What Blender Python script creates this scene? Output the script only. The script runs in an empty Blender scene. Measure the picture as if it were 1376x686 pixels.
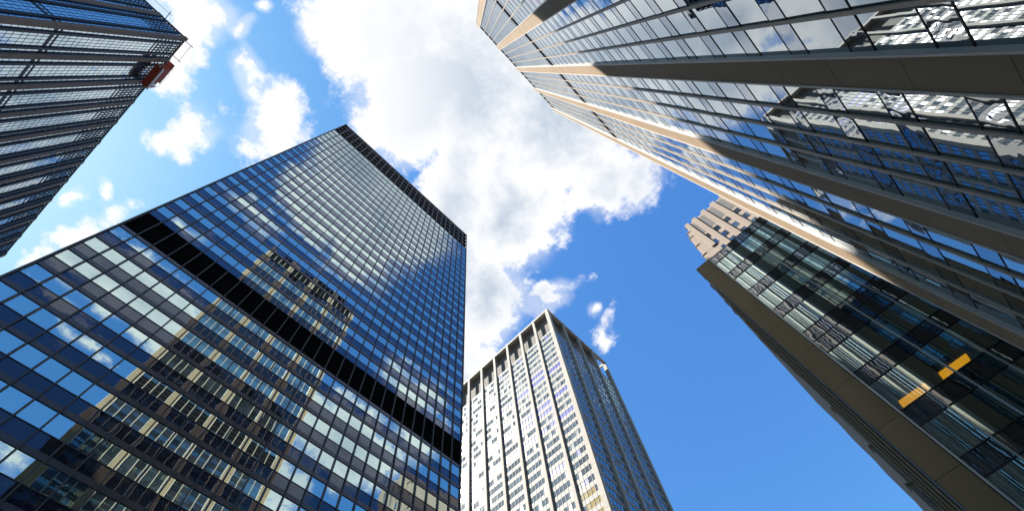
import bpy, math, random
from mathutils import Vector, Matrix
random.seed(7)
SC = bpy.context.scene
COL = SC.collection
EYE = 1.6                                   # camera height above the pavement

# ------------------------------------------------------------------ camera
CAM_R = Matrix(((0.6958084625, -0.6502863345, -0.3049233783),
                (-0.7139522432, -0.6724913430, -0.1950066360),
                (-0.0782481817, 0.3533879975, -0.9321985546)))
PX_F, PX_W, PX_H = 660.0, 1376.0, 686.0
cam_d = bpy.data.cameras.new('camera')
cam = bpy.data.objects.new('camera', cam_d)
COL.objects.link(cam)
cam.matrix_world = Matrix.Translation((0, 0, EYE)) @ CAM_R.to_4x4()
cam_d.sensor_width = 36.0
cam_d.lens = PX_F / PX_W * 36.0
cam_d.clip_start = 0.1
cam_d.clip_end = 8000
SC.camera = cam

def uv_of(px, py):
    """sky coordinates (x/z, y/z) of a direction, used to lay the weather out on the sky"""
    d = CAM_R @ Vector((px - PX_W / 2, -(py - PX_H / 2), -PX_F))
    return (d.x / d.z, d.y / d.z)

def project(p):
    v = CAM_R.transposed() @ (Vector(p) - Vector((0, 0, EYE)))
    if v.z > -0.01:
        return None
    return (PX_W / 2 + PX_F * v.x / -v.z, PX_H / 2 - PX_F * v.y / -v.z)

# ------------------------------------------------------------------ sun, sky, exposure
SUN = Vector((-0.935, 1.0, 1.34)).normalized()
sun_d = bpy.data.lights.new('sun', 'SUN')
sun_d.energy = 5.0
sun_d.angle = math.radians(0.53)
sun_d.color = (1.0, 0.95, 0.88)
sun = bpy.data.objects.new('sun', sun_d)
COL.objects.link(sun)
sun.rotation_euler = SUN.to_track_quat('Z', 'Y').to_euler()
sun.location = (0, 0, 300)

SKY_STRENGTH = 0.075
CLOUD_STRENGTH = 0.28
SKY_TINT = (0.44, 0.955, 2.0)              # the saturated blue of the photograph's processing
world = bpy.data.worlds.new('World')
SC.world = world
world.use_nodes = True
wn, wl = world.node_tree.nodes, world.node_tree.links
wn.clear()

# clouds: ellipses on the sky, (centre, radii in photo-sized units, angle, mirror)
# mirror 'B','E' = the part of the sky that is behind the viewer, seen only in the glass
CLOUDS = [
    # the large cloud overhead
    (520, 35, 118, 88, 35, ''), (560, 130, 92, 100, 35, ''), (640, 110, 130, 140, 0, ''), (730, 170, 115, 110, 20, ''),
    (800, 235, 72, 52, 10, ''), (852, 246, 34, 38, 20, ''), (690, 290, 75, 100, 25, ''), (650, 400, 46, 88, 12, ''),
    (640, 478, 34, 44, 0, ''), (765, 268, 22, 18, 0, ''),
    (735, 393, 46, 11, -28, ''), (697, 388, 30, 20, -10, ''), (815, 450, 12, 24, 8, ''), (792, 420, 8, 13, 0, ''), (742, 408, 22, 12, -30, ''),
    # broken clouds on the left
    (255, 30, 48, 56, 10, ''), (238, 100, 26, 46, 8, ''), (318, 42, 21, 13, -12, ''), (270, 168, 27, 29, 10, ''), (232, 195, 30, 13, 18, ''),
    (365, 165, 48, 54, 20, ''), (338, 118, 16, 36, -15, ''), (388, 140, 22, 30, 0, ''),
    (110, 312, 54, 20, -22, ''), (152, 284, 28, 16, -20, ''), (145, 249, 9, 13, 0, ''), (94, 262, 17, 9, -20, ''),
    (62, 338, 34, 12, -25, ''), (356, 4, 10, 7, 0, ''), (38, 350, 18, 9, -25, ''),
    # sky to the south, above the tan tower (in the black tower's glass)
    (480, 232, 78, 58, 40, 'B'), (448, 285, 74, 52, 40, 'B'), (525, 298, 80, 62, 30, 'B'), (575, 318, 44, 34, 35, 'B'), (475, 335, 56, 40, 30, 'B'),
    (330, 287, 58, 16, 38, 'B'), (252, 312, 22, 8, 38, 'B'),
    (190, 398, 135, 46, 38, 'B'), (110, 352, 75, 32, 38, 'B'), (245, 478, 62, 26, 40, 'B'), (75, 405, 55, 12, 38, 'B'), (12, 612, 26, 26, 38, 'B'), (120, 465, 40, 9, 38, 'B'),
    (470, 600, 78, 58, 40, 'B'), (555, 520, 44, 26, 40, 'B'), (405, 540, 60, 30, 40, 'B'), (372, 652, 46, 40, 40, 'B'), (560, 585, 30, 40, 40, 'B'),
    # sky to the west (in the low glass block)
    (985, 372, 26, 40, 40, 'E'), (1010, 400, 16, 24, 40, 'E'), (1072, 446, 22, 10, 40, 'E'), (1102, 468, 12, 7, 40, 'E'), (1040, 415, 12, 5, 40, 'E'),
    # cloud seen in the tan tower's glass
    (860, 55, 170, 80, -10, 'B'), (960, 45, 110, 60, -5, 'B'), (1060, 350, 80, 55, 40, ''), (725, 600, 70, 60, 30, ''), (110, 95, 120, 60, 0, 'E'), (70, 190, 100, 80, 0, 'E'), (30, 290, 50, 50, 0, 'E'), (690, 560, 50, 60, 0, ''), (1080, 22, 60, 40, 0, 'B'),
]

def N(tree, typ, **kw):
    n = tree.nodes.new(typ)
    for k, v in kw.items():
        setattr(n, k, v)
    return n

def build_world():
    T = world.node_tree
    L = T.links.new
    def math_(op, a, b=None, c=None, clamp=False):
        n = N(T, 'ShaderNodeMath', operation=op, use_clamp=clamp)
        for i, v in enumerate((a, b, c)):
            if v is None:
                continue
            if isinstance(v, (int, float)):
                n.inputs[i].default_value = v
            else:
                L(v, n.inputs[i])
        return n.outputs[0]
    def vmath(op, a, b=None, out=0):
        n = N(T, 'ShaderNodeVectorMath', operation=op)
        for i, v in enumerate((a, b)):
            if v is None:
                continue
            if isinstance(v, (tuple, Vector)):
                n.inputs[i].default_value = v
            else:
                L(v, n.inputs[i])
        return n.outputs[out]
    tc = N(T, 'ShaderNodeTexCoord')
    sep = N(T, 'ShaderNodeSeparateXYZ')
    L(tc.outputs['Generated'], sep.inputs[0])
    zc = math_('MAXIMUM', sep.outputs[2], 0.06)
    u = math_('DIVIDE', sep.outputs[0], zc)
    v = math_('DIVIDE', sep.outputs[1], zc)
    P = N(T, 'ShaderNodeCombineXYZ')
    L(u, P.inputs[0]); L(v, P.inputs[1]); P.inputs[2].default_value = 1.0
    P = P.outputs[0]
    # large soft warp so that no ellipse stays an ellipse
    nw = N(T, 'ShaderNodeTexNoise', noise_dimensions='2D')
    nw.inputs['Scale'].default_value = 7.0; nw.inputs['Detail'].default_value = 3.0
    L(P, nw.inputs['Vector'])
    wv = vmath('SUBTRACT', nw.outputs['Color'], (0.5, 0.5, 0.5))
    wv = vmath('MULTIPLY', wv, (0.09, 0.09, 0.0))
    PW = vmath('ADD', P, wv)
    acc = None
    for (cx, cy, ra, rb, ang, mir) in CLOUDS:
        a = math.radians(ang)
        c0 = uv_of(cx, cy)
        pa = uv_of(cx + ra * math.cos(a), cy + ra * math.sin(a))
        pb = uv_of(cx - rb * math.sin(a), cy + rb * math.cos(a))
        su, sv = (1, -1) if mir == 'B' else ((-1, 1) if mir == 'E' else (1, 1))
        c0 = (c0[0] * su, c0[1] * sv); pa = (pa[0] * su, pa[1] * sv); pb = (pb[0] * su, pb[1] * sv)
        m = Matrix(((pa[0] - c0[0], pb[0] - c0[0]), (pa[1] - c0[1], pb[1] - c0[1]))).inverted()
        A = (m[0][0], m[0][1], -(m[0][0] * c0[0] + m[0][1] * c0[1]))
        B = (m[1][0], m[1][1], -(m[1][0] * c0[0] + m[1][1] * c0[1]))
        s = vmath('DOT_PRODUCT', PW, A, 1); t = vmath('DOT_PRODUCT', PW, B, 1)
        cb = N(T, 'ShaderNodeCombineXYZ')
        L(s, cb.inputs[0]); L(t, cb.inputs[1])
        r = vmath('LENGTH', cb.outputs[0], None, 1)
        f = math_('SUBTRACT', 1.0, r)
        f = math_('MULTIPLY', math_('MAXIMUM', f, -2.5), min(3.0, max(0.8, math.sqrt(ra * rb) / 32)))
        acc = f if acc is None else math_('SMOOTH_MAX', acc, f, 0.12)
    n1 = N(T, 'ShaderNodeTexNoise', noise_dimensions='2D')
    n1.inputs['Scale'].default_value = 15.0; n1.inputs['Detail'].default_value = 10.0; n1.inputs['Roughness'].default_value = 0.68
    L(P, n1.inputs['Vector'])
    nn = math_('SUBTRACT', n1.outputs['Fac'], 0.5)
    dens = math_('MULTIPLY_ADD', nn, 3.0, acc)
    mr = N(T, 'ShaderNodeMapRange', interpolation_type='SMOOTHSTEP')
    mr.inputs['From Min'].default_value = -0.28; mr.inputs['From Max'].default_value = 0.72
    L(dens, mr.inputs['Value'])
    cover = mr.outputs[0]
    # thin veil around
    n2 = N(T, 'ShaderNodeTexNoise', noise_dimensions='2D')
    n2.inputs['Scale'].default_value = 5.0; n2.inputs['Detail'].default_value = 7.0
    L(PW, n2.inputs['Vector'])
    veil = N(T, 'ShaderNodeMapRange', interpolation_type='SMOOTHSTEP')
    veil.inputs['From Min'].default_value = -0.35; veil.inputs['From Max'].default_value = 0.6
    veil.inputs['To Max'].default_value = 0.42
    L(math_('MULTIPLY_ADD', math_('SUBTRACT', n2.outputs['Fac'], 0.5), 2.6, acc), veil.inputs['Value'])
    cover = math_('MAXIMUM', cover, veil.outputs[0])
    # cloud shade: brilliant rims, greyer thick middle
    n3 = N(T, 'ShaderNodeTexNoise', noise_dimensions='2D')
    n3.inputs['Scale'].default_value = 2.6; n3.inputs['Detail'].default_value = 5.0
    L(PW, n3.inputs['Vector'])
    thick = N(T, 'ShaderNodeMapRange')
    thick.inputs['From Min'].default_value = 0.5; thick.inputs['From Max'].default_value = 2.6
    L(math_('MULTIPLY_ADD', math_('SUBTRACT', n3.outputs['Fac'], 0.5), 5.0, dens), thick.inputs['Value'])
    # clouds nearer the sun are lit through and stay white
    away = N(T, 'ShaderNodeMapRange', interpolation_type='SMOOTHSTEP')
    away.inputs['From Min'].default_value = 0.82; away.inputs['From Max'].default_value = 0.66
    away.inputs['To Min'].default_value = 0.25; away.inputs['To Max'].default_value = 1.0
    L(vmath('DOT_PRODUCT', tc.outputs['Generated'], SUN, 1), away.inputs['Value'])
    ramp = N(T, 'ShaderNodeMix', data_type='RGBA')
    L(math_('MULTIPLY', thick.outputs[0], away.outputs[0]), ramp.inputs['Factor'])
    ramp.inputs[6].default_value = (1.04, 1.04, 1.05, 1)
    ramp.inputs[7].default_value = (0.56, 0.64, 0.75, 1)
    bgc = N(T, 'ShaderNodeBackground'); bgc.inputs['Strength'].default_value = CLOUD_STRENGTH
    L(ramp.outputs[2], bgc.inputs['Color'])
    sky = N(T, 'ShaderNodeTexSky', sky_type='NISHITA', sun_disc=False)
    sky.sun_elevation = math.asin(SUN.z)
    sky.sun_rotation = math.atan2(SUN.x, SUN.y)
    sky.air_density = 1.0; sky.dust_density = 0.7; sky.ozone_density = 2.0
    bgs = N(T, 'ShaderNodeBackground'); bgs.inputs['Strength'].default_value = SKY_STRENGTH
    tn = N(T, 'ShaderNodeVectorMath', operation='MULTIPLY'); tn.inputs[1].default_value = SKY_TINT
    L(sky.outputs[0], tn.inputs[0]); # highlights of the clear sky roll off instead of clipping: m * (1 - exp(-c / m))
    m_ = 3.9
    ng = vmath('SCALE', tn.outputs[0]); ng.node.inputs['Scale'].default_value = -1.0 / m_
    sp_ = N(T, 'ShaderNodeSeparateXYZ'); L(ng, sp_.inputs[0])
    cb_ = N(T, 'ShaderNodeCombineXYZ')
    for i in range(3):
        e_ = math_('EXPONENT', sp_.outputs[i])
        L(math_('MULTIPLY', math_('SUBTRACT', 1.0, e_), m_), cb_.inputs[i])
    L(cb_.outputs[0], bgs.inputs['Color'])
    mix = N(T, 'ShaderNodeMixShader')
    L(cover, mix.inputs[0]); L(bgs.outputs[0], mix.inputs[1]); L(bgc.outputs[0], mix.inputs[2])
    out = N(T, 'ShaderNodeOutputWorld')
    L(mix.outputs[0], out.inputs[0])
build_world()
world.cycles.sampling_method = 'MANUAL'
world.cycles.sample_map_resolution = 512

SC.view_settings.view_transform = 'Standard'
SC.view_settings.look = 'None'
SC.view_settings.gamma = 1.0
SC.view_settings.use_curve_mapping = False
SC.view_settings.exposure = 1.9
SC.render.engine = 'CYCLES'
SC.cycles.use_denoising = True
SC.cycles.max_bounces = 7
SC.cycles.glossy_bounces = 5
SC.cycles.diffuse_bounces = 3
SC.cycles.transparent_max_bounces = 8
SC.cycles.sample_clamp_indirect = 4.0
SC.cycles.blur_glossy = 0.5

# ------------------------------------------------------------------ materials
def new_mat(name):
    m = bpy.data.materials.new(name)
    m.use_nodes = True
    m.node_tree.nodes.clear()
    return m

def matte(name, col, rough=0.7, spot=0.12, scale=3.0, speck=0.0, metal=0.0, streak=0.0, isl=0.0, spec=0.12):
    """paint / stone / metal: noise in the colour, fine speckle, vertical rain streaks"""
    m = new_mat(name); T = m.node_tree; L = T.links.new
    g = N(T, 'ShaderNodeNewGeometry')
    n1 = N(T, 'ShaderNodeTexNoise'); n1.inputs['Scale'].default_value = scale * 0.15; n1.inputs['Detail'].default_value = 6
    L(g.outputs['Position'], n1.inputs['Vector'])
    n2 = N(T, 'ShaderNodeTexNoise'); n2.inputs['Scale'].default_value = 14.0; n2.inputs['Detail'].default_value = 3
    L(g.outputs['Position'], n2.inputs['Vector'])
    mp = N(T, 'ShaderNodeMapping'); mp.inputs['Scale'].default_value = (1.6, 1.6, 0.06)
    L(g.outputs['Position'], mp.inputs['Vector'])
    n3 = N(T, 'ShaderNodeTexNoise'); n3.inputs['Scale'].default_value = 1.0; n3.inputs['Detail'].default_value = 4
    L(mp.outputs[0], n3.inputs['Vector'])
    def mad(src, k, add):
        n = N(T, 'ShaderNodeMath', operation='MULTIPLY_ADD'); L(src, n.inputs[0]); n.inputs[1].default_value = k
        if isinstance(add, float): n.inputs[2].default_value = add
        else: L(add, n.inputs[2])
        return n.outputs[0]
    f = mad(n1.outputs['Fac'], 2 * spot, 1.0 - spot - speck - streak)
    f = mad(n2.outputs['Fac'], 2 * speck, f)
    f = mad(n3.outputs['Fac'], 2 * streak, f)
    if isl:
        f = mad(g.outputs['Random Per Island'], 2 * isl, mad(f, 1.0, -isl))
    mul = N(T, 'ShaderNodeVectorMath', operation='SCALE'); mul.inputs[0].default_value = col; L(f, mul.inputs['Scale'])
    b = N(T, 'ShaderNodeBsdfPrincipled')
    b.inputs['Roughness'].default_value = rough; b.inputs['Metallic'].default_value = metal
    L(mul.outputs[0], b.inputs['Base Color'])
    b.inputs['Specular IOR Level'].default_value = spec
    o = N(T, 'ShaderNodeOutputMaterial'); L(b.outputs[0], o.inputs[0])
    return m

def glass(name, base, lo, hi=0.95, tint=(1, 1, 1), wob=0.003, wscale=0.6, see=0.0, rough=0.0, power=4.0, tone=0.0):
    """coated curtain-wall glass: reflection that grows towards grazing angles over a dark interior"""
    m = new_mat(name); T = m.node_tree; L = T.links.new
    g = N(T, 'ShaderNodeNewGeometry')
    nz = N(T, 'ShaderNodeTexNoise'); nz.inputs['Scale'].default_value = wscale; nz.inputs['Detail'].default_value = 1.5
    L(g.outputs['Position'], nz.inputs['Vector'])
    bp = N(T, 'ShaderNodeBump'); bp.inputs['Strength'].default_value = 1.0; bp.inputs['Distance'].default_value = wob
    L(nz.outputs['Fac'], bp.inputs['Height'])
    lw = N(T, 'ShaderNodeLayerWeight'); lw.inputs['Blend'].default_value = 0.5
    pw = N(T, 'ShaderNodeMath', operation='POWER'); L(lw.outputs['Facing'], pw.inputs[0]); pw.inputs[1].default_value = power
    fm = N(T, 'ShaderNodeMath', operation='MULTIPLY_ADD'); L(pw.outputs[0], fm.inputs[0])
    fm.inputs[1].default_value = hi - lo; fm.inputs[2].default_value = lo
    gl = N(T, 'ShaderNodeBsdfGlossy'); gl.inputs['Roughness'].default_value = rough
    gl.inputs['Color'].default_value = (*tint, 1)
    L(bp.outputs[0], gl.inputs['Normal'])
    df = N(T, 'ShaderNodeBsdfDiffuse'); df.inputs['Color'].default_value = (*base, 1)
    if tone > 0:
        rnd = N(T, 'ShaderNodeMath', operation='MULTIPLY_ADD'); L(g.outputs['Random Per Island'], rnd.inputs[0])
        rnd.inputs[1].default_value = 2 * tone; rnd.inputs[2].default_value = 1 - tone
        sc_ = N(T, 'ShaderNodeVectorMath', operation='SCALE'); sc_.inputs[0].default_value = base
        L(rnd.outputs[0], sc_.inputs['Scale']); L(sc_.outputs[0], df.inputs['Color'])
    under = df.outputs[0]
    if see > 0:
        tr = N(T, 'ShaderNodeBsdfTransparent'); tr.inputs['Color'].default_value = (0.55, 0.68, 0.66, 1)
        mx = N(T, 'ShaderNodeMixShader'); mx.inputs[0].default_value = see
        L(df.outputs[0], mx.inputs[1]); L(tr.outputs[0], mx.inputs[2]); under = mx.outputs[0]
    ms = N(T, 'ShaderNodeMixShader'); L(fm.outputs[0], ms.inputs[0]); L(under, ms.inputs[1]); L(gl.outputs[0], ms.inputs[2])
    o = N(T, 'ShaderNodeOutputMaterial'); L(ms.outputs[0], o.inputs[0])
    return m

def glow(name, col, s):
    m = new_mat(name); T = m.node_tree
    e = N(T, 'ShaderNodeEmission'); e.inputs[0].default_value = (*col, 1); e.inputs[1].default_value = s
    o = N(T, 'ShaderNodeOutputMaterial'); T.links.new(e.outputs[0], o.inputs[0])
    return m

M = {}
# black tower
M['b_glass'] = glass('blue vision glass', (0.012, 0.02, 0.03), 0.70, 0.97, (0.76, 0.95, 0.92), 0.0023, 0.42, tone=0.5)
M['b_span'] = glass('dark spandrel glass', (0.010, 0.010, 0.016), 0.07, 0.85, (0.70, 0.80, 1.0), 0.004, 0.8, power=2.6)
M['b_ledge'] = glass('grey painted ledge', (0.055, 0.05, 0.05), 0.03, 0.7, (0.8, 0.85, 1.0), 0.001, 0.5, rough=0.22, power=3.0)
M['b_mull'] = matte('dark grey mullion metal', (0.06, 0.06, 0.065), 0.4, 0.08, metal=0.2)
M['louvre'] = matte('black louvre', (0.006, 0.006, 0.007), 0.8, 0.2, spec=0.0)
M['b_lattice'] = matte('grey lattice metal', (0.10, 0.10, 0.115), 0.45, 0.1)
# tan tower
M['d_stone'] = matte('tan granite panel', (0.190, 0.140, 0.092), 0.75, 0.07, 2.0, speck=0.14, streak=0.10, isl=0.06)
M['d_glass'] = glass('pale vision glass', (0.02, 0.025, 0.03), 0.38, 0.97, (0.88, 0.96, 1.0), 0.0026, 0.45, power=3.0, tone=0.6)
M['d_span'] = glass('wavy spandrel glass', (0.02, 0.022, 0.026), 0.26, 0.9, (0.82, 0.9, 1.0), 0.010, 0.7, power=3.0)
M['d_sideglass'] = glass('teal side glass', (0.02, 0.03, 0.03), 0.80, 0.98, (0.80, 0.97, 1.0), 0.0012, 0.4, power=3.0)
M['d_metal'] = matte('pale bronze aluminium', (0.26, 0.22, 0.18), 0.45, 0.08, metal=0.15)
M['d_trim'] = matte('pale trim metal', (0.36, 0.33, 0.30), 0.4, 0.06)
M['d_dark'] = matte('dark transom metal', (0.03, 0.027, 0.03), 0.45, 0.1)
# white tower
M['c_stone'] = matte('white limestone', (0.245, 0.23, 0.205), 0.7, 0.06, 2.0, speck=0.04, streak=0.06, isl=0.05)
M['c_span'] = matte('white spandrel panel', (0.225, 0.217, 0.20), 0.6, 0.06, streak=0.06)
M['c_glass'] = glass('grey window glass', (0.05, 0.062, 0.08), 0.10, 0.85, (0.85, 0.93, 1), 0.003, 0.8, tone=0.6, rough=0.025)
M['c_blind'] = matte('pale blind behind glass', (0.105, 0.125, 0.145), 0.3, 0.1)
M['c_blue'] = matte('violet blue blind', (0.035, 0.055, 0.26), 0.35, 0.1)
M['c_tan'] = glass('tan window', (0.25, 0.20, 0.10), 0.2, 0.8, (1, 0.95, 0.8), 0.003)
M['c_bluegl'] = glass('deep blue window glass', (0.01, 0.03, 0.07), 0.60, 0.95, (0.45, 0.72, 0.88), 0.004, 0.8, tone=0.6)
M['c_grey'] = matte('grey spandrel in stone', (0.20, 0.20, 0.21), 0.6, 0.1)
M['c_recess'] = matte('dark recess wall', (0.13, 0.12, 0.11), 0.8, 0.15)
# brown pier tower
M['a_stone'] = matte('brown stone pier', (0.115, 0.085, 0.07), 0.8, 0.1, 2.0, speck=0.08, streak=0.12, isl=0.06)
M['a_glass'] = glass('sky glass', (0.015, 0.02, 0.025), 0.62, 0.97, (0.78, 0.93, 1.0), 0.002, 0.5, tone=0.5)
M['a_metal'] = matte('black mullion metal', (0.015, 0.015, 0.017), 0.4, 0.1)
# low glass block and stone tower
M['e_glass'] = glass('green tinted glass', (0.012, 0.040, 0.047), 0.50, 0.95, (0.74, 0.96, 0.98), 0.0010, 0.3, see=0.45, power=3.5)
M['e_span'] = glass('dark wavy spandrel', (0.005, 0.010, 0.016), 0.22, 0.85, (0.8, 0.9, 1.0), 0.006, 0.8, power=3.5)
M['e_stone'] = matte('tan stone strip', (0.155, 0.112, 0.064), 0.75, 0.07, 2.0, speck=0.1, streak=0.10, isl=0.08)
M['e_white'] = matte('pale aluminium mullion', (0.40, 0.38, 0.37), 0.4, 0.06)
M['e_room'] = matte('dim room surface', (0.12, 0.13, 0.12), 0.9, 0.1)
M['e_lamp'] = glow('orange ceiling light', (1.0, 0.38, 0.008), 1.1)
M['f_stone'] = matte('pinkish tan masonry', (0.205, 0.172, 0.145), 0.85, 0.08, 3.0, speck=0.06, streak=0.12)
M['f_dark'] = matte('grey infill panel', (0.10, 0.10, 0.10), 0.6, 0.2)
M['f_glass'] = glass('old blue window', (0.02, 0.03, 0.05), 0.4, 0.9, (0.7, 0.85, 1.0), 0.006, 0.8, tone=0.6)
# hoist, roofs, streets
M['red'] = matte('red oxide paint', (0.20, 0.032, 0.016), 0.6, 0.15, speck=0.08)
M['red_dark'] = matte('dark red deck', (0.16, 0.03, 0.02), 0.7, 0.2)
M['steel'] = matte('bare steel', (0.45, 0.46, 0.48), 0.4, 0.1, metal=0.5)
M['roof'] = matte('roof gravel', (0.20, 0.19, 0.18), 0.9, 0.2)
M['asphalt'] = matte('asphalt', (0.05, 0.05, 0.052), 0.9, 0.2, 4.0, speck=0.15)
M['paving'] = matte('paving slabs', (0.30, 0.29, 0.27), 0.85, 0.15, 4.0, speck=0.1)
M['kerb'] = matte('granite kerb', (0.34, 0.33, 0.32), 0.8, 0.1, speck=0.1)
M['paint'] = matte('road paint', (0.75, 0.74, 0.70), 0.7, 0.15)
M['soil'] = matte('city ground', (0.16, 0.155, 0.15), 0.95, 0.2)

# ------------------------------------------------------------------ mesh tools
class MB:
    def __init__(self):
        self.v, self.f, self.mi = [], [], []
    def quad(self, a, b, c, d, mi=0):
        k = len(self.v); self.v += [a, b, c, d]; self.f.append((k, k + 1, k + 2, k + 3)); self.mi.append(mi)
    def box(self, F, u0, u1, n0, n1, z0, z1, mi=0):
        """box in a facade frame: u along the wall, n outward, z up"""
        k = len(self.v)
        self.v += [F(u0, n0, z0), F(u1, n0, z0), F(u1, n1, z0), F(u0, n1, z0),
                   F(u0, n0, z1), F(u1, n0, z1), F(u1, n1, z1), F(u0, n1, z1)]
        fs = [(0, 3, 2, 1), (4, 5, 6, 7), (0, 1, 5, 4), (1, 2, 6, 5), (2, 3, 7, 6), (3, 0, 4, 7)]
        if F.flip:
            fs = [tuple(reversed(x)) for x in fs]
        for x in fs:
            self.f.append(tuple(k + i for i in x)); self.mi.append(mi)
    def build(self, name, mats, parent, centre=False, stuff=False, bevel=0.0):
        if not self.v:
            return None
        me = bpy.data.meshes.new(name)
        off = Vector((0, 0, 0))
        if centre:
            off = sum((Vector(p) for p in self.v), Vector()) / len(self.v)
        elif parent is not None:
            off = Vector(parent.location)
        me.from_pydata([Vector(p) - off for p in self.v], [], self.f)
        for m_ in (mats if isinstance(mats, (list, tuple)) else [mats]):
            me.materials.append(m_)
        me.polygons.foreach_set('material_index', self.mi)
        me.update()
        o = bpy.data.objects.new(name, me); COL.objects.link(o)
        if parent is not None:
            o.parent = parent
            if centre:
                o.location = off - Vector(parent.location)
        elif centre:
            o.location = off
        if stuff:
            o['kind'] = 'stuff'
        if bevel:
            bv = o.modifiers.new('edge', 'BEVEL'); bv.width = bevel; bv.segments = 2; bv.limit_method = 'ANGLE'
        return o

class Frame:
    """facade frame: origin, u direction, outward normal (both horizontal)"""
    def __init__(self, o, u, n, k=1.0):
        self.k = k; self.o, self.u, self.n = Vector(o), Vector(u), Vector(n)
        self.flip = self.u.cross(self.n).z < 0
    def __call__(self, u, n, z):
        return self.o + self.u * (u * self.k) + self.n * (n * self.k) + Vector((0, 0, z * self.k))

def thing(name, label, cat, loc, group=None):
    o = bpy.data.objects.new(name, None); COL.objects.link(o)
    o.location = loc; o.empty_display_size = 2
    o['label'] = label; o['category'] = cat
    if group: o['group'] = group
    return o

def struct(o):
    o['kind'] = 'structure'; return o

def seen_area(corners):
    q = [project(p) for p in corners]
    if any(x is None for x in q):
        return 0.0
    cx = sum(x[0] for x in q) / 4; cy = sum(x[1] for x in q) / 4
    if not (-5 < cx < PX_W + 5 and -5 < cy < PX_H + 5):
        return 0.0
    a = 0
    for i in range(4):
        a += q[i][0] * q[(i + 1) % 4][1] - q[(i + 1) % 4][0] * q[i][1]
    return abs(a) / 2

class Panes:
    """the glass of one building: the hundred that show largest become parts, the rest one mesh"""
    def __init__(self, name, mats):
        self.name, self.mats, self.items = name, mats, []
    def add(self, F, u0, u1, n, z0, z1, mi=0, tilt=0.0, vis=True):
        dz = random.gauss(0, tilt) * (z1 - z0) / 2; du = random.gauss(0, tilt) * (u1 - u0) / 2
        c = [F(u0, n - du - dz, z0), F(u1, n + du - dz, z0), F(u1, n + du + dz, z1), F(u0, n - du + dz, z1)]
        if F.flip:
            c.reverse()
        self.items.append((seen_area(c) if vis else 0.0, c, mi))
    def build(self, root, limit=98):
        self.items.sort(key=lambda t: -t[0])
        rest = MB(); n = 0
        for a, c, mi in self.items:
            if n < limit and a > 1.5:
                b = MB(); b.quad(*c, mi=mi); b.build(self.name, self.mats, root, centre=True); n += 1
            else:
                rest.quad(*c, mi=mi)
        rest.build(self.name, self.mats, root, stuff=True)

Z0 = -EYE          # facade heights below are counted from the eye; add EYE for the world
def ZF(o, u, n, k=1.0):   # frame whose z=0 is the eye level
    return Frame((o[0], o[1], EYE), u, n, k)

# ------------------------------------------------------------------ ground
def flat(name, x0, x1, y0, y1, z, mat, thick=None):
    b = MB(); F = Frame((0, 0, 0), (1, 0, 0), (0, 1, 0))
    if thick is None:
        b.quad((x0, y0, z), (x1, y0, z), (x1, y1, z), (x0, y1, z))
    else:
        b.box(F, x0, x1, y0, y1, z - thick, z)
    return struct(b.build(name, mat, None))
flat('ground', -3000, 3000, -3000, 3000, -0.17, M['soil'])
flat('avenue', -400, 400, 4.5, 33.0, -0.12, M['asphalt'])
flat('side_street', 29.6, 35.0, -300, 3.99, -0.124, M['asphalt'])
flat('side_street', -44.0, -20.5, 34.0, 320, -0.124, M['asphalt'])
flat('pavement', -400, 29.0, -11.5, 4.0, 0.0, M['paving'], 0.16)
flat('pavement', 35.6, 400, -3.2, 4.0, 0.0, M['paving'], 0.16)
flat('pavement', -20.0, 400, 33.5, 42.0, 0.0, M['paving'], 0.16)
flat('pavement', -400, -44.5, 33.5, 50.0, 0.0, M['paving'], 0.16)
flat('kerb', -400, 29.3, 4.0, 4.3, 0.01, M['kerb'], 0.17)
flat('kerb', 35.3, 400, 4.0, 4.3, 0.01, M['kerb'], 0.17)
flat('kerb', -20.3, 400, 33.2, 33.5, 0.01, M['kerb'], 0.17)
flat('kerb', -400, -44.2, 33.2, 33.5, 0.01, M['kerb'], 0.17)
lm = MB()
for yy in (11.6, 18.7, 25.8):
    for k in range(-45, 46):
        lm.quad((k * 8, yy, -0.116), (k * 8 + 3, yy, -0.116), (k * 8 + 3, yy + 0.15, -0.116), (k * 8, yy + 0.15, -0.116))
struct(lm.build('road_markings', M['paint'], None))

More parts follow.
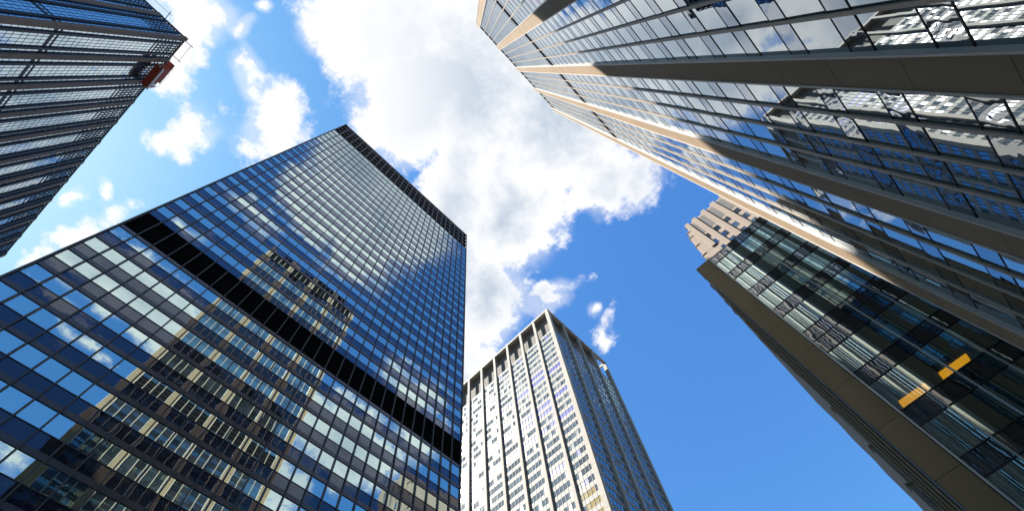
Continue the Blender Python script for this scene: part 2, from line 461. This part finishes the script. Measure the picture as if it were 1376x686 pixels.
# ------------------------------------------------------------------ black tower (left foreground)
def black_tower():
    b = 39.0
    x0, x1 = -0.4025 * b, 0.915 * b
    nb = 28; w = (x1 - x0) / nb; depth = 36.0
    root = thing('glass_office_tower', 'black framed blue glass office tower with a black louvre band across its middle', 'office tower', (x0, b, 0))
    fronts = [(ZF((x0, b), (1, 0, 0), (0, -1, 0)), nb, True), (ZF((x0, b + depth), (0, -1, 0), (-1, 0, 0)), 20, False),
              (ZF((x1, b), (0, 1, 0), (1, 0, 0)), 20, False)]
    ztop = 4.09 * b
    zb0, zb1, zr = 1.416 * b, 1.537 * b, 3.742 * b
    lowp, upp = 3.686, (zr - zb1) / 23
    floors = [(zb0 - (i + 1) * lowp, lowp) for i in range(15)] + [(zb1 + i * upp, upp) for i in range(23)]
    core = MB(); G = Frame((x0, b, EYE), (1, 0, 0), (0, 1, 0))
    core.box(G, 0.3, x1 - x0 - 0.3, 0.3, depth, Z0, ztop - 1.2)
    core.build('wall', M['louvre'], root)
    roof = MB(); roof.box(G, 0.25, x1 - x0 - 0.25, 0.25, depth + 0.05, ztop - 1.15, ztop - 0.9); roof.build('roof', M['roof'], root)
    win = Panes('window', [M['b_glass']]); spa = Panes('spandrel_panel', [M['b_span']])
    for F, n, vis in fronts:
        ww = w if vis else depth / n
        W = ww * n
        for i, (z, p) in enumerate(floors):
            first = i == 15
            for k in range(n):
                u0, u1 = k * ww, (k + 1) * ww
                spa.add(F, u0, u1, -0.03, z + 0.005, z + p * 0.36, 0, 0.004, vis)
                win.add(F, u0, u1, -0.05, z + p * 0.36, z + p * 0.86, 0, 0.0022, vis)
            lg = MB(); lg.box(F, 0, W, -0.25, 0.035, z + p * 0.86, z + p * 0.995)
            lg.box(F, 0, W, -0.2, 0.02, z + p * 0.352, z + p * 0.37)
            lg.build('ledge', M['b_ledge'], root)
        bd = MB(); bd.box(F, 0.02, W - 0.02, -0.28, -0.14, zb0 - 0.0, zb1)
        nl = 16
        for j in range(nl):
            zz = zb0 + (zb1 - zb0) * (j + 0.3) / nl
            bd.box(F, 0.02, W - 0.02, -0.14, -0.07, zz, zz + 0.09)
        bd.build('louvre_band', M['louvre'], root)
        rb = MB(); rb.box(F, 0.02, W - 0.02, -0.6, -0.4, zr, ztop - 0.3)
        rb.build('roof_louvre_band', M['louvre'], root)
        la = MB()
        for j in range(5):
            zz = zr + (ztop - 0.45 - zr) * j / 4
            la.box(F, 0, W, -0.3, 0.06, zz - (0.13 if j else -0.01), zz + 0.13)
        la.build('roof_lattice', M['b_lattice'], root)
        pa = MB(); pa.box(F, -0.05, W + 0.05, -0.5, 0.13, ztop - 0.3, ztop); pa.build('parapet', M['b_lattice'], root)
        for k in range(n + 1):
            m_ = MB(); u = k * ww
            m_.box(F, u - 0.055, u + 0.055, -0.1, 0.17, Z0, zr)
            m_.box(F, u - 0.10, u + 0.10, -0.1, 0.12, zr + 0.002, ztop - 0.302, 1)
            m_.build('mullion', [M['b_mull'], M['b_lattice']], root)
    win.build(root); spa.build(root)
black_tower()

# ------------------------------------------------------------------ tan tower (right foreground)
def stone_strip(F, u0, u1, n0, n1, z0, z1, step, gap=0.025):
    """a pier clad in stacked stone panels with open joints"""
    b = MB(); b.box(F, u0 + 0.03, u1 - 0.03, n0, n1 - 0.03, z0, z1 - 0.01)
    z = z0
    while z < z1 - 0.05:
        b.box(F, u0, u1, n0 + 0.01, n1, z, min(z + step - gap, z1)); z += step
    return b

def tan_tower():
    d = 10.1; S = 8.434
    piers = [-0.675 * d + i * S for i in range(5)]
    hw = 0.73
    xl, xr = piers[0] - hw, piers[-1] + hw
    root = thing('tan_pier_tower', 'tall tower with tan stone piers and bands of pale glass, at the right', 'office tower', (xl, -d, 0))
    ztop = 16.15 * d; p = 3.54; zs = 24.2
    depth = 44.0
    ks = range(-7, 37)
    G = Frame((xl, -d, EYE), (1, 0, 0), (0, -1, 0))
    core = MB(); core.box(G, 0.75, xr - xl - 0.75, 0.75, depth, Z0, ztop - 1.0); core.build('wall', M['louvre'], root)
    roof = MB(); roof.box(G, 0.7, xr - xl - 0.7, 0.7, depth + 0.05, ztop - 0.95, ztop - 0.7); roof.build('roof', M['roof'], root)
    win = Panes('window', [M['d_glass'], M['d_sideglass']]); spa = Panes('spandrel_panel', [M['d_span'], M['louvre'], M['d_sideglass']])
    n_side = 5
    sides = [(ZF((0, -d), (1, 0, 0), (0, 1, 0)), piers, True),
             (ZF((xr, -d), (0, -1, 0), (1, 0, 0)), [0.73 + i * S for i in range(6)], False),
             (ZF((xl, -d), (0, -1, 0), (-1, 0, 0)), [0.73 + i * S for i in range(6)], False)]
    gn = -0.20
    for si, (F, ps, vis) in enumerate(sides):
        for i, c in enumerate(ps):
            if si > 0 and i == 0:
                continue                      # the corner pier is shared
            st = stone_strip(F, c - hw, c + hw, gn - 0.25, 0.0, Z0, ztop, p * 0.5 if False else p)
            if si == 0 and i in (0, len(ps) - 1):
                st = stone_strip(F, c - hw, c + hw, -1.46, 0.0, Z0, ztop, p)
            st.build('pier', M['d_stone'], root)
            jm = MB()
            for s in (-1, 1):
                a_, b_ = c + s * hw, c + s * (hw + 0.10)
                jm.box(F, min(a_, b_), max(a_, b_), gn - 0.1, 0.05, Z0, ztop - 0.4)
            jm.build('pier_trim', M['d_trim'], root)
        for i in range(len(ps) - 1):
            a, e = ps[i] + hw + 0.10, ps[i + 1] - hw - 0.10
            w = (e - a) / 4
            for k in ks:
                z = zs + k * p
                mi = 1 if k == 18 else (2 if si == 1 else 0)
                for q in range(4):
                    spa.add(F, a + q * w, a + (q + 1) * w, gn + 0.01, z, z + 1.16, mi, 0.006 if vis else 0.002, vis)
                    win.add(F, a + q * w, a + (q + 1) * w, gn, z + 1.16, z + p, 1 if si == 1 else 0, 0.003 if vis else 0.001, vis)
            if si == 1:
                # the cross-street side: slim stone piers with close-set fins between
                fn = MB(); sp_ = MB()
                n_f = 12
                for q in range(1, n_f):
                    u = a + (e - a) * q / n_f
                    if q % 4 == 0:
                        sp_.box(F, u - 0.35, u + 0.35, gn - 0.05, gn + 0.16, Z0, ztop - 0.5)
                    else:
                        fn.box(F, u - 0.05, u + 0.05, gn - 0.05, gn + 0.12, Z0, ztop - 0.5)
                fn.build('fin', M['d_metal'], root, stuff=True); sp_.build('slim_pier', M['d_stone'], root)
            for q in (1, 2, 3) if si != 1 else ():
                m_ = MB(); m_.box(F, a + q * w - 0.05, a + q * w + 0.05, gn - 0.05, gn + 0.06, Z0, ztop - 0.9)
                m_.box(F, a + q * w - 0.085, a + q * w + 0.085, gn + 0.0605, gn + 0.12, Z0, ztop - 0.9)
                m_.build('mullion', M['d_metal'], root)
            cr = MB(); cr.box(F, a, e, gn - 0.5, gn - 0.05, zs + 37 * p + 0.003, ztop - 0.5)
            cr.build('crown_louvre', M['louvre'], root)
            cr = MB(); cr.box(F, a, e, gn - 0.05, gn + 0.02, zs + 17.7 * p, zs + 18.55 * p)
            cr.build('louvre_band', M['louvre'], root)
            for k in ks:
                z = zs + k * p
                t = MB(); t.box(F, a, e, gn - 0.04, gn + 0.025, z - 0.03, z + 0.03)
                t.box(F, a, e, gn - 0.04, gn + 0.025, z + 1.13, z + 1.19)
                if si == 0:
                    t.build('transom', M['d_dark'], root) if 0 else None
                tr_all[si].append(t)
    win.build(root); spa.build(root)
    # one transom rail per floor line
    for si in range(3):
        per = {}
        for j, t in enumerate(tr_all[si]):
            k = j % len(ks)
            g = per.setdefault(k, MB()); o_ = len(g.v)
            g.v += t.v; g.f += [tuple(x + o_ for x in f) for f in t.f]; g.mi += t.mi
        if si == 0:
            for k in per:
                per[k].build('transom', M['d_dark'], root)
        else:
            g = MB()
            for k in per:
                o_ = len(g.v); g.v += per[k].v; g.f += [tuple(x + o_ for x in f) for f in per[k].f]; g.mi += per[k].mi
            g.build('transom', M['d_dark'], root, stuff=True)
tr_all = [[], [], []]
tan_tower()

# ------------------------------------------------------------------ white tower (centre)
def white_tower():
    x, y = 84.0, 43.2
    root = thing('white_column_tower', 'pale tower with white stone columns, small windows and an open colonnade at its top', 'office tower', (x, y, 0))
    ztop, zg = 174.7, 160.0
    bl, nl = 7.38, 10; br, nr = 9.0, 4
    L_, R_ = bl * nl, br * nr
    p = 3.24; nf = 49
    FL = ZF((x, y), (0, 1, 0), (-1, 0, 0)); FR = ZF((x, y), (1, 0, 0), (0, -1, 0))
    G = Frame((x, y, EYE), (1, 0, 0), (0, 1, 0))
    core = MB(); core.box(G, 0.3, R_ - 0.3, 0.3, L_ - 0.3, Z0, zg - 0.2); core.build('wall', M['c_recess'], root)
    roof = MB(); roof.box(G, 0.25, R_ - 0.25, 0.25, L_ - 0.25, zg - 0.15, zg + 0.05); roof.build('roof', M['roof'], root)
    pent = MB(); pent.box(G, 2.0, R_ - 4.2, 2.0, L_ - 3, zg + 0.06, ztop - 1.21)
    pent.box(G, 0.51, R_ - 4.21, 0.51, L_ - 2.9, ztop - 1.2, ztop - 0.9)
    pent.box(G, 0.6, R_ - 0.6, 0.6, L_ - 0.6, ztop - 1.9, ztop - 1.7) if 0 else None
    pent.build('penthouse_wall', M['c_recess'], root)
    rng = random.Random(3)
    win = Panes('window', [M['c_glass'], M['c_blind'], M['c_blue'], M['c_tan'], M['c_bluegl']])
    rows_blue = {5: 0.35, 6: 0.5, 10: 0.75, 11: 0.6, 13: 1.0, 18: 0.5, 25: 0.25}
    for (F, nb, bw, left) in ((FL, nl, bl, True), (FR, nr, br, False)):
        cols = 5 if left else 6
        a = 0.62
        w = (bw - 2 * a) / cols
        for k in range(nb):
            for f in range(nf):
                z = zg - (f + 1) * p
                blue_here = rng.random() < (0.75 if (f + (k * 3 if False else 0)) in (13,) else 0.0)
                if left and f in rows_blue: blue_here = rng.random() < rows_blue[f]
                for c in range(cols):
                    u = k * bw + a + c * w
                    if left:
                        t = rng.random()
                        mi = 2 if blue_here and rng.random() < 0.9 else (1 if t < (0.45 if f < 12 else 0.16) else 0)
                        if f > 21 and k == 0 and t < 0.75: mi = 3
                        if mi != 2 and rng.random() < 0.02: mi = 2
                    else:
                        mi = 4 if rng.random() < 0.93 else 1
                    win.add(F, u + 0.07, u + w - 0.07, -0.06, z + 0.02, z + p * (0.57 if left else 0.62), mi, 0.004)
        # horizontal spandrels, a rail per floor
        for f in range(nf):
            z = zg - (f + 1) * p
            s = MB(); s.box(F, 0.5, nb * bw - 0.5, -0.25, 0.0, z + p * (0.57 if left else 0.62), z + p - 0.004)
            s.build('spandrel', M['c_span'] if left else M['c_grey'], root)
        mu = MB()
        for k in range(nb):
            for c in range(cols + 1):
                u = k * bw + a + c * w
                mu.box(F, u - 0.05, u + 0.05, -0.2, 0.06 if left else 0.05, Z0, zg)
        mu.build('mullion', M['c_span'] if left else M['c_grey'], root, stuff=True)
        for k in range(1, nb + 1):
            c = k * bw
            pr = stone_strip(F, c - 0.5, c + 0.5, -0.3, 0.62, Z0, ztop + 0.35, p)
            if k == nb:
                pr = stone_strip(F, c - 0.8, c + 0.3, -0.9, 0.62, Z0, ztop + 0.35, p)
            pr.build('column', M['c_stone'], root)
    co = stone_strip(Frame((x, y, EYE), (1, 0, 0), (0, 1, 0)), -0.62, 0.75, -0.62, 0.85, Z0, ztop + 0.35, p)
    co.build('corner_column', M['c_stone'], root)
    bm = MB()
    bm.box(FL, 0.3, L_, -0.5, 0.6, ztop - 1.2, ztop); bm.box(FR, 0.51, R_, -0.5, 0.6, ztop - 1.197, ztop - 0.003)
    bm.box(G, 0.5, R_, L_ - 0.5, L_, ztop - 1.2, ztop - 0.003); bm.box(G, R_ - 0.4, R_ + 0.1, 0.5, L_ - 0.51, ztop - 1.2, ztop)
    bm.build('roof_beam', M['c_stone'], root)
    for k in range(3, nl):
        c_ = MB(); c_.box(G, R_ - 0.4, R_ + 0.1, k * bl + bl - 0.5, k * bl + bl + 0.4, Z0, ztop - 1.21); c_.build('column', M['c_stone'], root)
    win.build(root)
white_tower()

# ------------------------------------------------------------------ brown pier tower (upper left)
def brown_tower():
    H = 155.0; x, y = -60.0, 50.4
    ang = math.radians(2.0)
    def rot(v): return Vector((v[0] * math.cos(ang) - v[1] * math.sin(ang), v[0] * math.sin(ang) + v[1] * math.cos(ang), 0))
    root = thing('brown_pier_tower', 'dark tower with thick brown piers and a sky-filled window grid, at the left', 'office tower', (x, y, 0))
    ey, ex = rot((0, 1, 0)), rot((-1, 0, 0))
    FD = ZF((x, y), ey, -ex); FU = ZF((x, y), ex, -ey)
    S = 8.35; nd, nu = 11, 6
    LD, LU = nd * S, nu * S
    G = Frame((x, y, EYE), ex, ey)
    core = MB(); core.box(G, 0.5, LU - 0.3, 0.5, LD - 0.3, Z0, H - 1.0); core.build('wall', M['louvre'], root)
    roof = MB(); roof.box(G, 0.45, LU - 0.25, 0.45, LD - 0.25, H - 0.95, H - 0.7); roof.build('roof', M['roof'], root)
    win = Panes('window', [M['a_glass'], M['louvre']])
    p = 3.3; nf = 46; gn = -0.25
    hw = 0.75
    rails = MB()
    fat = MB()
    for F, nb in ((FD, nd), (FU, nu)):
        W = nb * S
        for k in range(nb):
            a = k * S + (0.9 if k == 0 else hw)
            e = (k + 1) * S - hw
            us = [a, a + 0.95, a + 1.55]
            ue = [e - 1.75, e - 1.15, e]
            g0, g1 = us[2], ue[0]
            spans = [(us[0], us[1])] + [(g0 + (g1 - g0) * j / 4, g0 + (g1 - g0) * (j + 1) / 4) for j in range(4)] + [(ue[1], ue[2])]
            for f in range(nf):
                z = H - 2.0 - (f + 1) * p
                for (u0, u1) in spans:
                    win.add(F, u0, u1, gn, z, z + 1.4, 0, 0.004)
                    win.add(F, u0, u1, gn, z + 1.4, z + p, 0, 0.004)
            for (u0, u1) in ((us[1], us[2]), (ue[0], ue[1]), (e - 0.25, e + 0.055)):
                m_ = MB(); m_.box(F, u0, u1, gn - 0.1, gn + 0.30, Z0, H - 0.5); m_.build('dark_mullion', M['a_metal'], root)
            for j in (1, 2, 3):
                u = g0 + (g1 - g0) * j / 4
                fat.box(F, u - 0.035, u + 0.035, gn - 0.05, gn + 0.05, Z0, H - 10.5)
                fat.box(F, u - 0.17, u + 0.17, gn - 0.05, gn + 0.09, H - 10.5, H - 0.6)
        for f in range(nf):
            z = H - 2.0 - (f + 1) * p
            top = f < 3
            mech = f == 12
            r = MB()
            t = 0.32 if top else (0.5 if mech else 0.035)
            r.box(F, 0.6, W - 0.1, gn - 0.06, gn + 0.025, z - t, z + t)
            t2 = 0.30 if top else (0.3 if mech else 0.035)
            r.box(F, 0.6, W - 0.1, gn - 0.06, gn + 0.025, z + 1.4 - t2, z + 1.4 + t2)
            r.build('transom', M['a_metal'], root)
        for k in range(1, nb + 1):
            c = k * S
            st = stone_strip(F, c - hw + 0.06, c + hw - 0.06, gn - 0.2, 0.0, Z0, H + 0.25, p); st.build('pier', M['a_stone'], root)
        par = MB(); par.box(F, 0.7, W, gn - 0.2, gn + 0.2, H - 0.5, H); par.build('parapet', M['a_metal'], root)
    fat.build('mullion', M['a_metal'], root, stuff=True)
    cp = stone_strip(G, -0.1, 0.9, -0.1, 0.9, Z0, H + 0.25, p); cp.build('corner_pier', M['a_stone'], root)
    win.build(root)
    # outrigger arms that hold a thin rail out from the roof edge
    for F, ends in ((FD, ((1.0, 6.6),)), (FU, ((7.0, 22.0),))):
        for (u0, u1) in ends:
            for u in (u0, u1):
                o_ = MB(); o_.box(F, u - 0.07, u + 0.07, -1.0, 2.3, H + 0.3, H + 0.42)
                o_.box(F, u - 0.05, u + 0.05, -1.0, -0.9, H - 0.7, H + 0.3)
                o_.build('outrigger_arm', M['a_metal'], root)
            o_ = MB(); o_.box(F, u0 - 0.6, u1 + 0.6, 1.55, 1.62, H + 0.425, H + 0.50); o_.build('roof_rail', M['a_metal'], root)
    # red hoist that hangs in front of the facade just below the roof
    h = thing('facade_hoist', 'red hoist platform hanging just under the roof of the brown pier tower', 'hoist platform', FD(9.4, 0.5, 0) + Vector((0, 0, 149.0)))
    u0, u1, n0, n1, z0, z1 = 9.2, 16.3, 0.55, 2.3, 149.0, 153.6
    dk = MB(); dk.box(FD, u0, u1, n0, n1, z0, z0 + 0.25); dk.build('deck', M['red_dark'], h)
    for j in range(6):
        r_ = MB(); uu = u0 + 0.3 + (u1 - u0 - 0.7) * j / 5; r_.box(FD, uu, uu + 0.12, n0 + 0.02, n1 - 0.02, z0 - 0.15, z0 - 0.002); r_.build('deck_joist', M['red'], h)
    bk = MB(); bk.box(FD, u0, u1, n1 - 0.08, n1, z0 + 0.252, z1 - 1.4)
    bk.box(FD, u0, u1 - 2.2, n1 - 0.08, n1, z1 - 1.4 + 0.001, z1); bk.build('side_panel', M['red'], h)
    fr = MB()
    for uu in (u0, u0 + 3.4, u1 - 0.15):
        fr.box(FD, uu, uu + 0.15, n0, n0 + 0.15, z0 + 0.252, z1 + 0.8)
    fr.box(FD, u1 - 0.16, u1, n1 - 0.24, n1 - 0.082, z0 + 0.252, z1); fr.build('frame', M['red_dark'], h)
    be = MB(); be.box(FD, u0 - 0.1, u1 + 0.2, n1 + 0.002, n1 + 0.35, z0 - 0.1, z0 + 0.35); be.build('steel_beam', M['steel'], h)
    wi = MB(); wi.box(FD, u1 - 1.9, u1 - 0.9, n1 + 0.002, n1 + 0.25, z0 + 1.2, z0 + 2.2); wi.build('winch', M['steel'], h)
    for uu in (u0 + 0.4, u1 - 0.5):
        cb = MB(); cb.box(FD, uu, uu + 0.05, n0 + 0.3, n0 + 0.35, z0 + 0.26, 157.0 ); cb.build('cable', M['a_metal'], h)
    gr = MB()
    for uu in (u0 + 0.1, u0 + 1.9, u0 + 3.7, u0 + 5.4, u1 - 0.15):
        gr.box(FD, uu, uu + 0.06, n1 - 0.07, n1 - 0.01, z1 + 0.002, z1 + 1.05)
    gr.box(FD, u0 + 0.161, u1 - 0.151, n1 - 0.065, n1 - 0.015, z1 + 1.0, z1 + 1.05)
    gr.build('guard_rail', M['steel'], h)
    hk = MB(); hk.box(FD, u0, u1, -1.0, n0 + 0.5, 157.0, 157.2); hk.build('davit', M['red_dark'], h)
brown_tower()

# ------------------------------------------------------------------ low glass block (right)
def glass_block():
    K = 0.873                      # metres per drawing unit of this block
    x = 42.4 * K; y0 = -3.9 * K; Z0 = -EYE / K
    root = thing('glass_corner_block', 'low glass block with a tan stone edge strip, right of the open blue sky', 'office building', (x, y0, 0))
    zt = 64.6; p = 5.32; sp = 1.95
    F = ZF((x, y0), (0, -1, 0), (-1, 0, 0), K); W = 42.0; depth = 17.5
    FS = ZF((x, y0), (1, 0, 0), (0, 1, 0), K)
    G = Frame((x, y0, EYE), (1, 0, 0), (0, -1, 0), K)
    back = MB(); back.box(G, 9.0, depth, 0.4, W, Z0, zt - 0.6); back.build('wall', M['e_room'], root)
    roof = MB(); roof.box(G, 0.3, depth, 0.4, W, zt - 0.4, zt - 0.1); roof.build('roof', M['roof'], root)
    strip = stone_strip(F, 0.0, 2.1, -0.6, 0.05, Z0, zt + 0.15, p, 0.03); strip.build('corner_strip', M['e_stone'], root)
    ed = MB(); ed.box(F, -0.06, 0.0, -0.5, 0.12, Z0, zt + 0.2); ed.box(F, 2.1, 2.2, -0.5, 0.10, Z0, zt + 0.1); ed.build('strip_trim', [M['d_dark']], root)
    wj = MB(); wj.box(F, 2.2, 2.34, -0.4, 0.14, Z0, zt + 0.1); wj.build('strip_jamb', M['e_white'], root)
    nb = 15; a = 2.34; w = 2.56
    win = Panes('window', [M['e_glass']]); spa = Panes('spandrel_panel', [M['e_span']])
    # (top of spandrel, bottom of spandrel, bottom of the window below it); one tall plant floor
    tops = [64.6, 59.25, 53.9, 48.5, 43.1, 35.71, 30.38, 25.22, 19.9, 14.6, 9.3, 4.0]
    nf = len(tops)
    for f, z1 in enumerate(tops):
        zb = z1 - (3.87 if f == 4 else 1.8); zw = tops[f + 1] if f + 1 < nf else Z0
        for k in range(nb):
            u = a + k * w
            if f == 4:
                spa.add(F, u, u + w, -0.1, z1 - 1.83, z1, 0, 0.003); spa.add(F, u, u + w, -0.1, zb, z1 - 1.83, 0, 0.003)
            else:
                spa.add(F, u, u + w, -0.1, zb, z1, 0, 0.003)
            win.add(F, u, u + w, -0.12, zw, zb, 0, 0.0015)
        for zz in ((z1, z1 - 1.83, zb) if f == 4 else (z1, zb)):
            t = MB(); t.box(F, a, a + nb * w, -0.2, -0.05, zz - 0.05, zz + 0.05); t.build('transom', M['d_dark'], root)
        sl = MB(); sl.box(G, 0.25, 8.99, 2.3, W - 0.2, zb + 0.052, z1 - 0.08)
        sl.build('floor_slab', M['e_room'], root)
    for k in range(nb + 1):
        u = a + k * w
        m_ = MB(); m_.box(F, u - 0.055, u + 0.055, -0.2, 0.10, Z0, zt + 0.05)
        if k: m_.build('mullion', M['e_white'], root)
    # the lit ceiling lights: hang under two ceilings deep in the rooms
    z_c = 35.71 - 1.8
    for (ua, ub) in ((3.5, 6.2), (7.6, 10.3)):
        l_ = MB(); l_.box(G, 3.9, 5.1, ua, ub, z_c - 0.06, z_c + 0.051); l_.build('ceiling_light', M['e_lamp'], root)
    # the north side, tan piers and windows, seen in the black tower's glass
    sw = MB(); sw.box(FS, 0.61, depth, -0.9, -0.32, Z0, zt + 0.1); sw.build('side_wall', M['e_stone'], root)
    sd = Panes('side_window', [M['d_glass']])
    for f, z1 in enumerate(tops):
        for k in range(4):
            u = 1.6 + k * 4.0
            sd.add(FS, u, u + 2.8, -0.30, z1 - p + 0.4, z1 - sp, 0, 0.004)
    for k in range(5):
        q = MB(); q.box(FS, 0.5 + k * 4.0 + 0.12, 0.5 + k * 4.0 + 0.95, -0.319, -0.08, Z0, zt); q.build('side_pier', M['e_stone'], root)
    win.build(root); spa.build(root); sd.build(root)
glass_block()

# ------------------------------------------------------------------ old stone tower behind it
def stone_tower():
    x = 62.0
    root = thing('setback_stone_tower', 'old pinkish stone tower with stepped setbacks, peeking out behind the lower glass block', 'stone tower', (x, -12.0, 0))
    zt = 1.80 * x
    steps = [(-0.1864, 1.80), (-0.170, 1.752), (-0.160, 1.712), (-0.151, 1.64), (-0.1425, 1.565), (-0.0905, 1.47), (-0.0844, 1.40), (-0.0785, 1.29), (-0.0745, 1.235), (-0.0705, 1.07), (-0.067, 0.94), (-0.063, 0.80), (-0.0595, 0.69), (-0.0555, 0.60)]
    F = ZF((x, 0), (0, -1, 0), (-1, 0, 0))
    G = Frame((x, 0, EYE), (1, 0, 0), (0, -1, 0))
    body = MB()
    yback = 24.6
    for i, (yy, zz) in enumerate(steps):
        z1 = zz * x
        z0 = steps[i + 1][1] * x if i + 1 < len(steps) else Z0
        body.box(G, 0.0 if i < 5 else -0.02 * (i - 4), 30 - 0.02 * i, -yy * x, yback - 0.02 * i, z0, z1)
    body.build('wall', M['f_stone'], root, bevel=0.06)
    cap = MB()
    for i, (yy, zz) in enumerate(steps):
        cap.box(G, -0.12 - 0.02 * i, 1.0, -yy * x - 0.12, -yy * x + 1.0, zz * x + 0.002, zz * x + 0.22)
    cap.build('coping', M['f_stone'], root)
    # upper front: fins with recessed windows
    u0 = 0.1864 * x; S = 0.0453 * x
    win = Panes('window', [M['f_glass'], M['f_dark']])
    for k in range(4):
        c = u0 + (k + 1) * S
        pr = MB(); pr.box(F, c - 0.7, c + 0.4, 0.0, 0.40, 20, zt + 0.30); pr.build('pier', M['f_stone'], root)
        wl_, wr_ = c - S + 0.5, c - 0.8
        if k == 0: wl_ = u0 + 1.1
        win.add(F, wl_, wr_, 0.03, zt - 7.6, zt - 0.9, 1, 0)
        z = zt - 8.4
        for f in range(22):
            n2 = 2
            ww = (wr_ - wl_) / n2
            if k:
                for j in range(1):
                    win.add(F, wl_ + 0.12, wr_ - 0.12, 0.03, z - 2.3, z - 0.2, 0, 0.004)
            else:
                win.add(F, wl_ + 0.05, wr_ - 0.05, 0.03, z - 2.3, z - 0.2, 0, 0.004)
            z -= 3.75
    en = MB(); en.box(F, u0 + 0.02, u0 + 1.05, 0.0, 0.40, 1.565 * x, zt + 0.30); en.build('pier', M['f_stone'], root)
    # lower stepped shoulder: narrow windows
    for i, (yy, zz) in enumerate(steps[5:]):
        z1 = zz * x
        z0 = steps[i + 6][1] * x if i + 6 < len(steps) else Z0
        z = z1 - 1.2
        off = 0.02 * (i + 1) + 0.02
        while z - 2.0 > z0:
            u = -yy * x + 0.55
            while u < 6.5:
                win.add(F, u, u + 0.8, off, z - 1.9, z, 0 if random.random() < 0.6 else 1, 0.003)
                u += 1.55
            z -= 3.7
    win.build(root)
stone_tower()
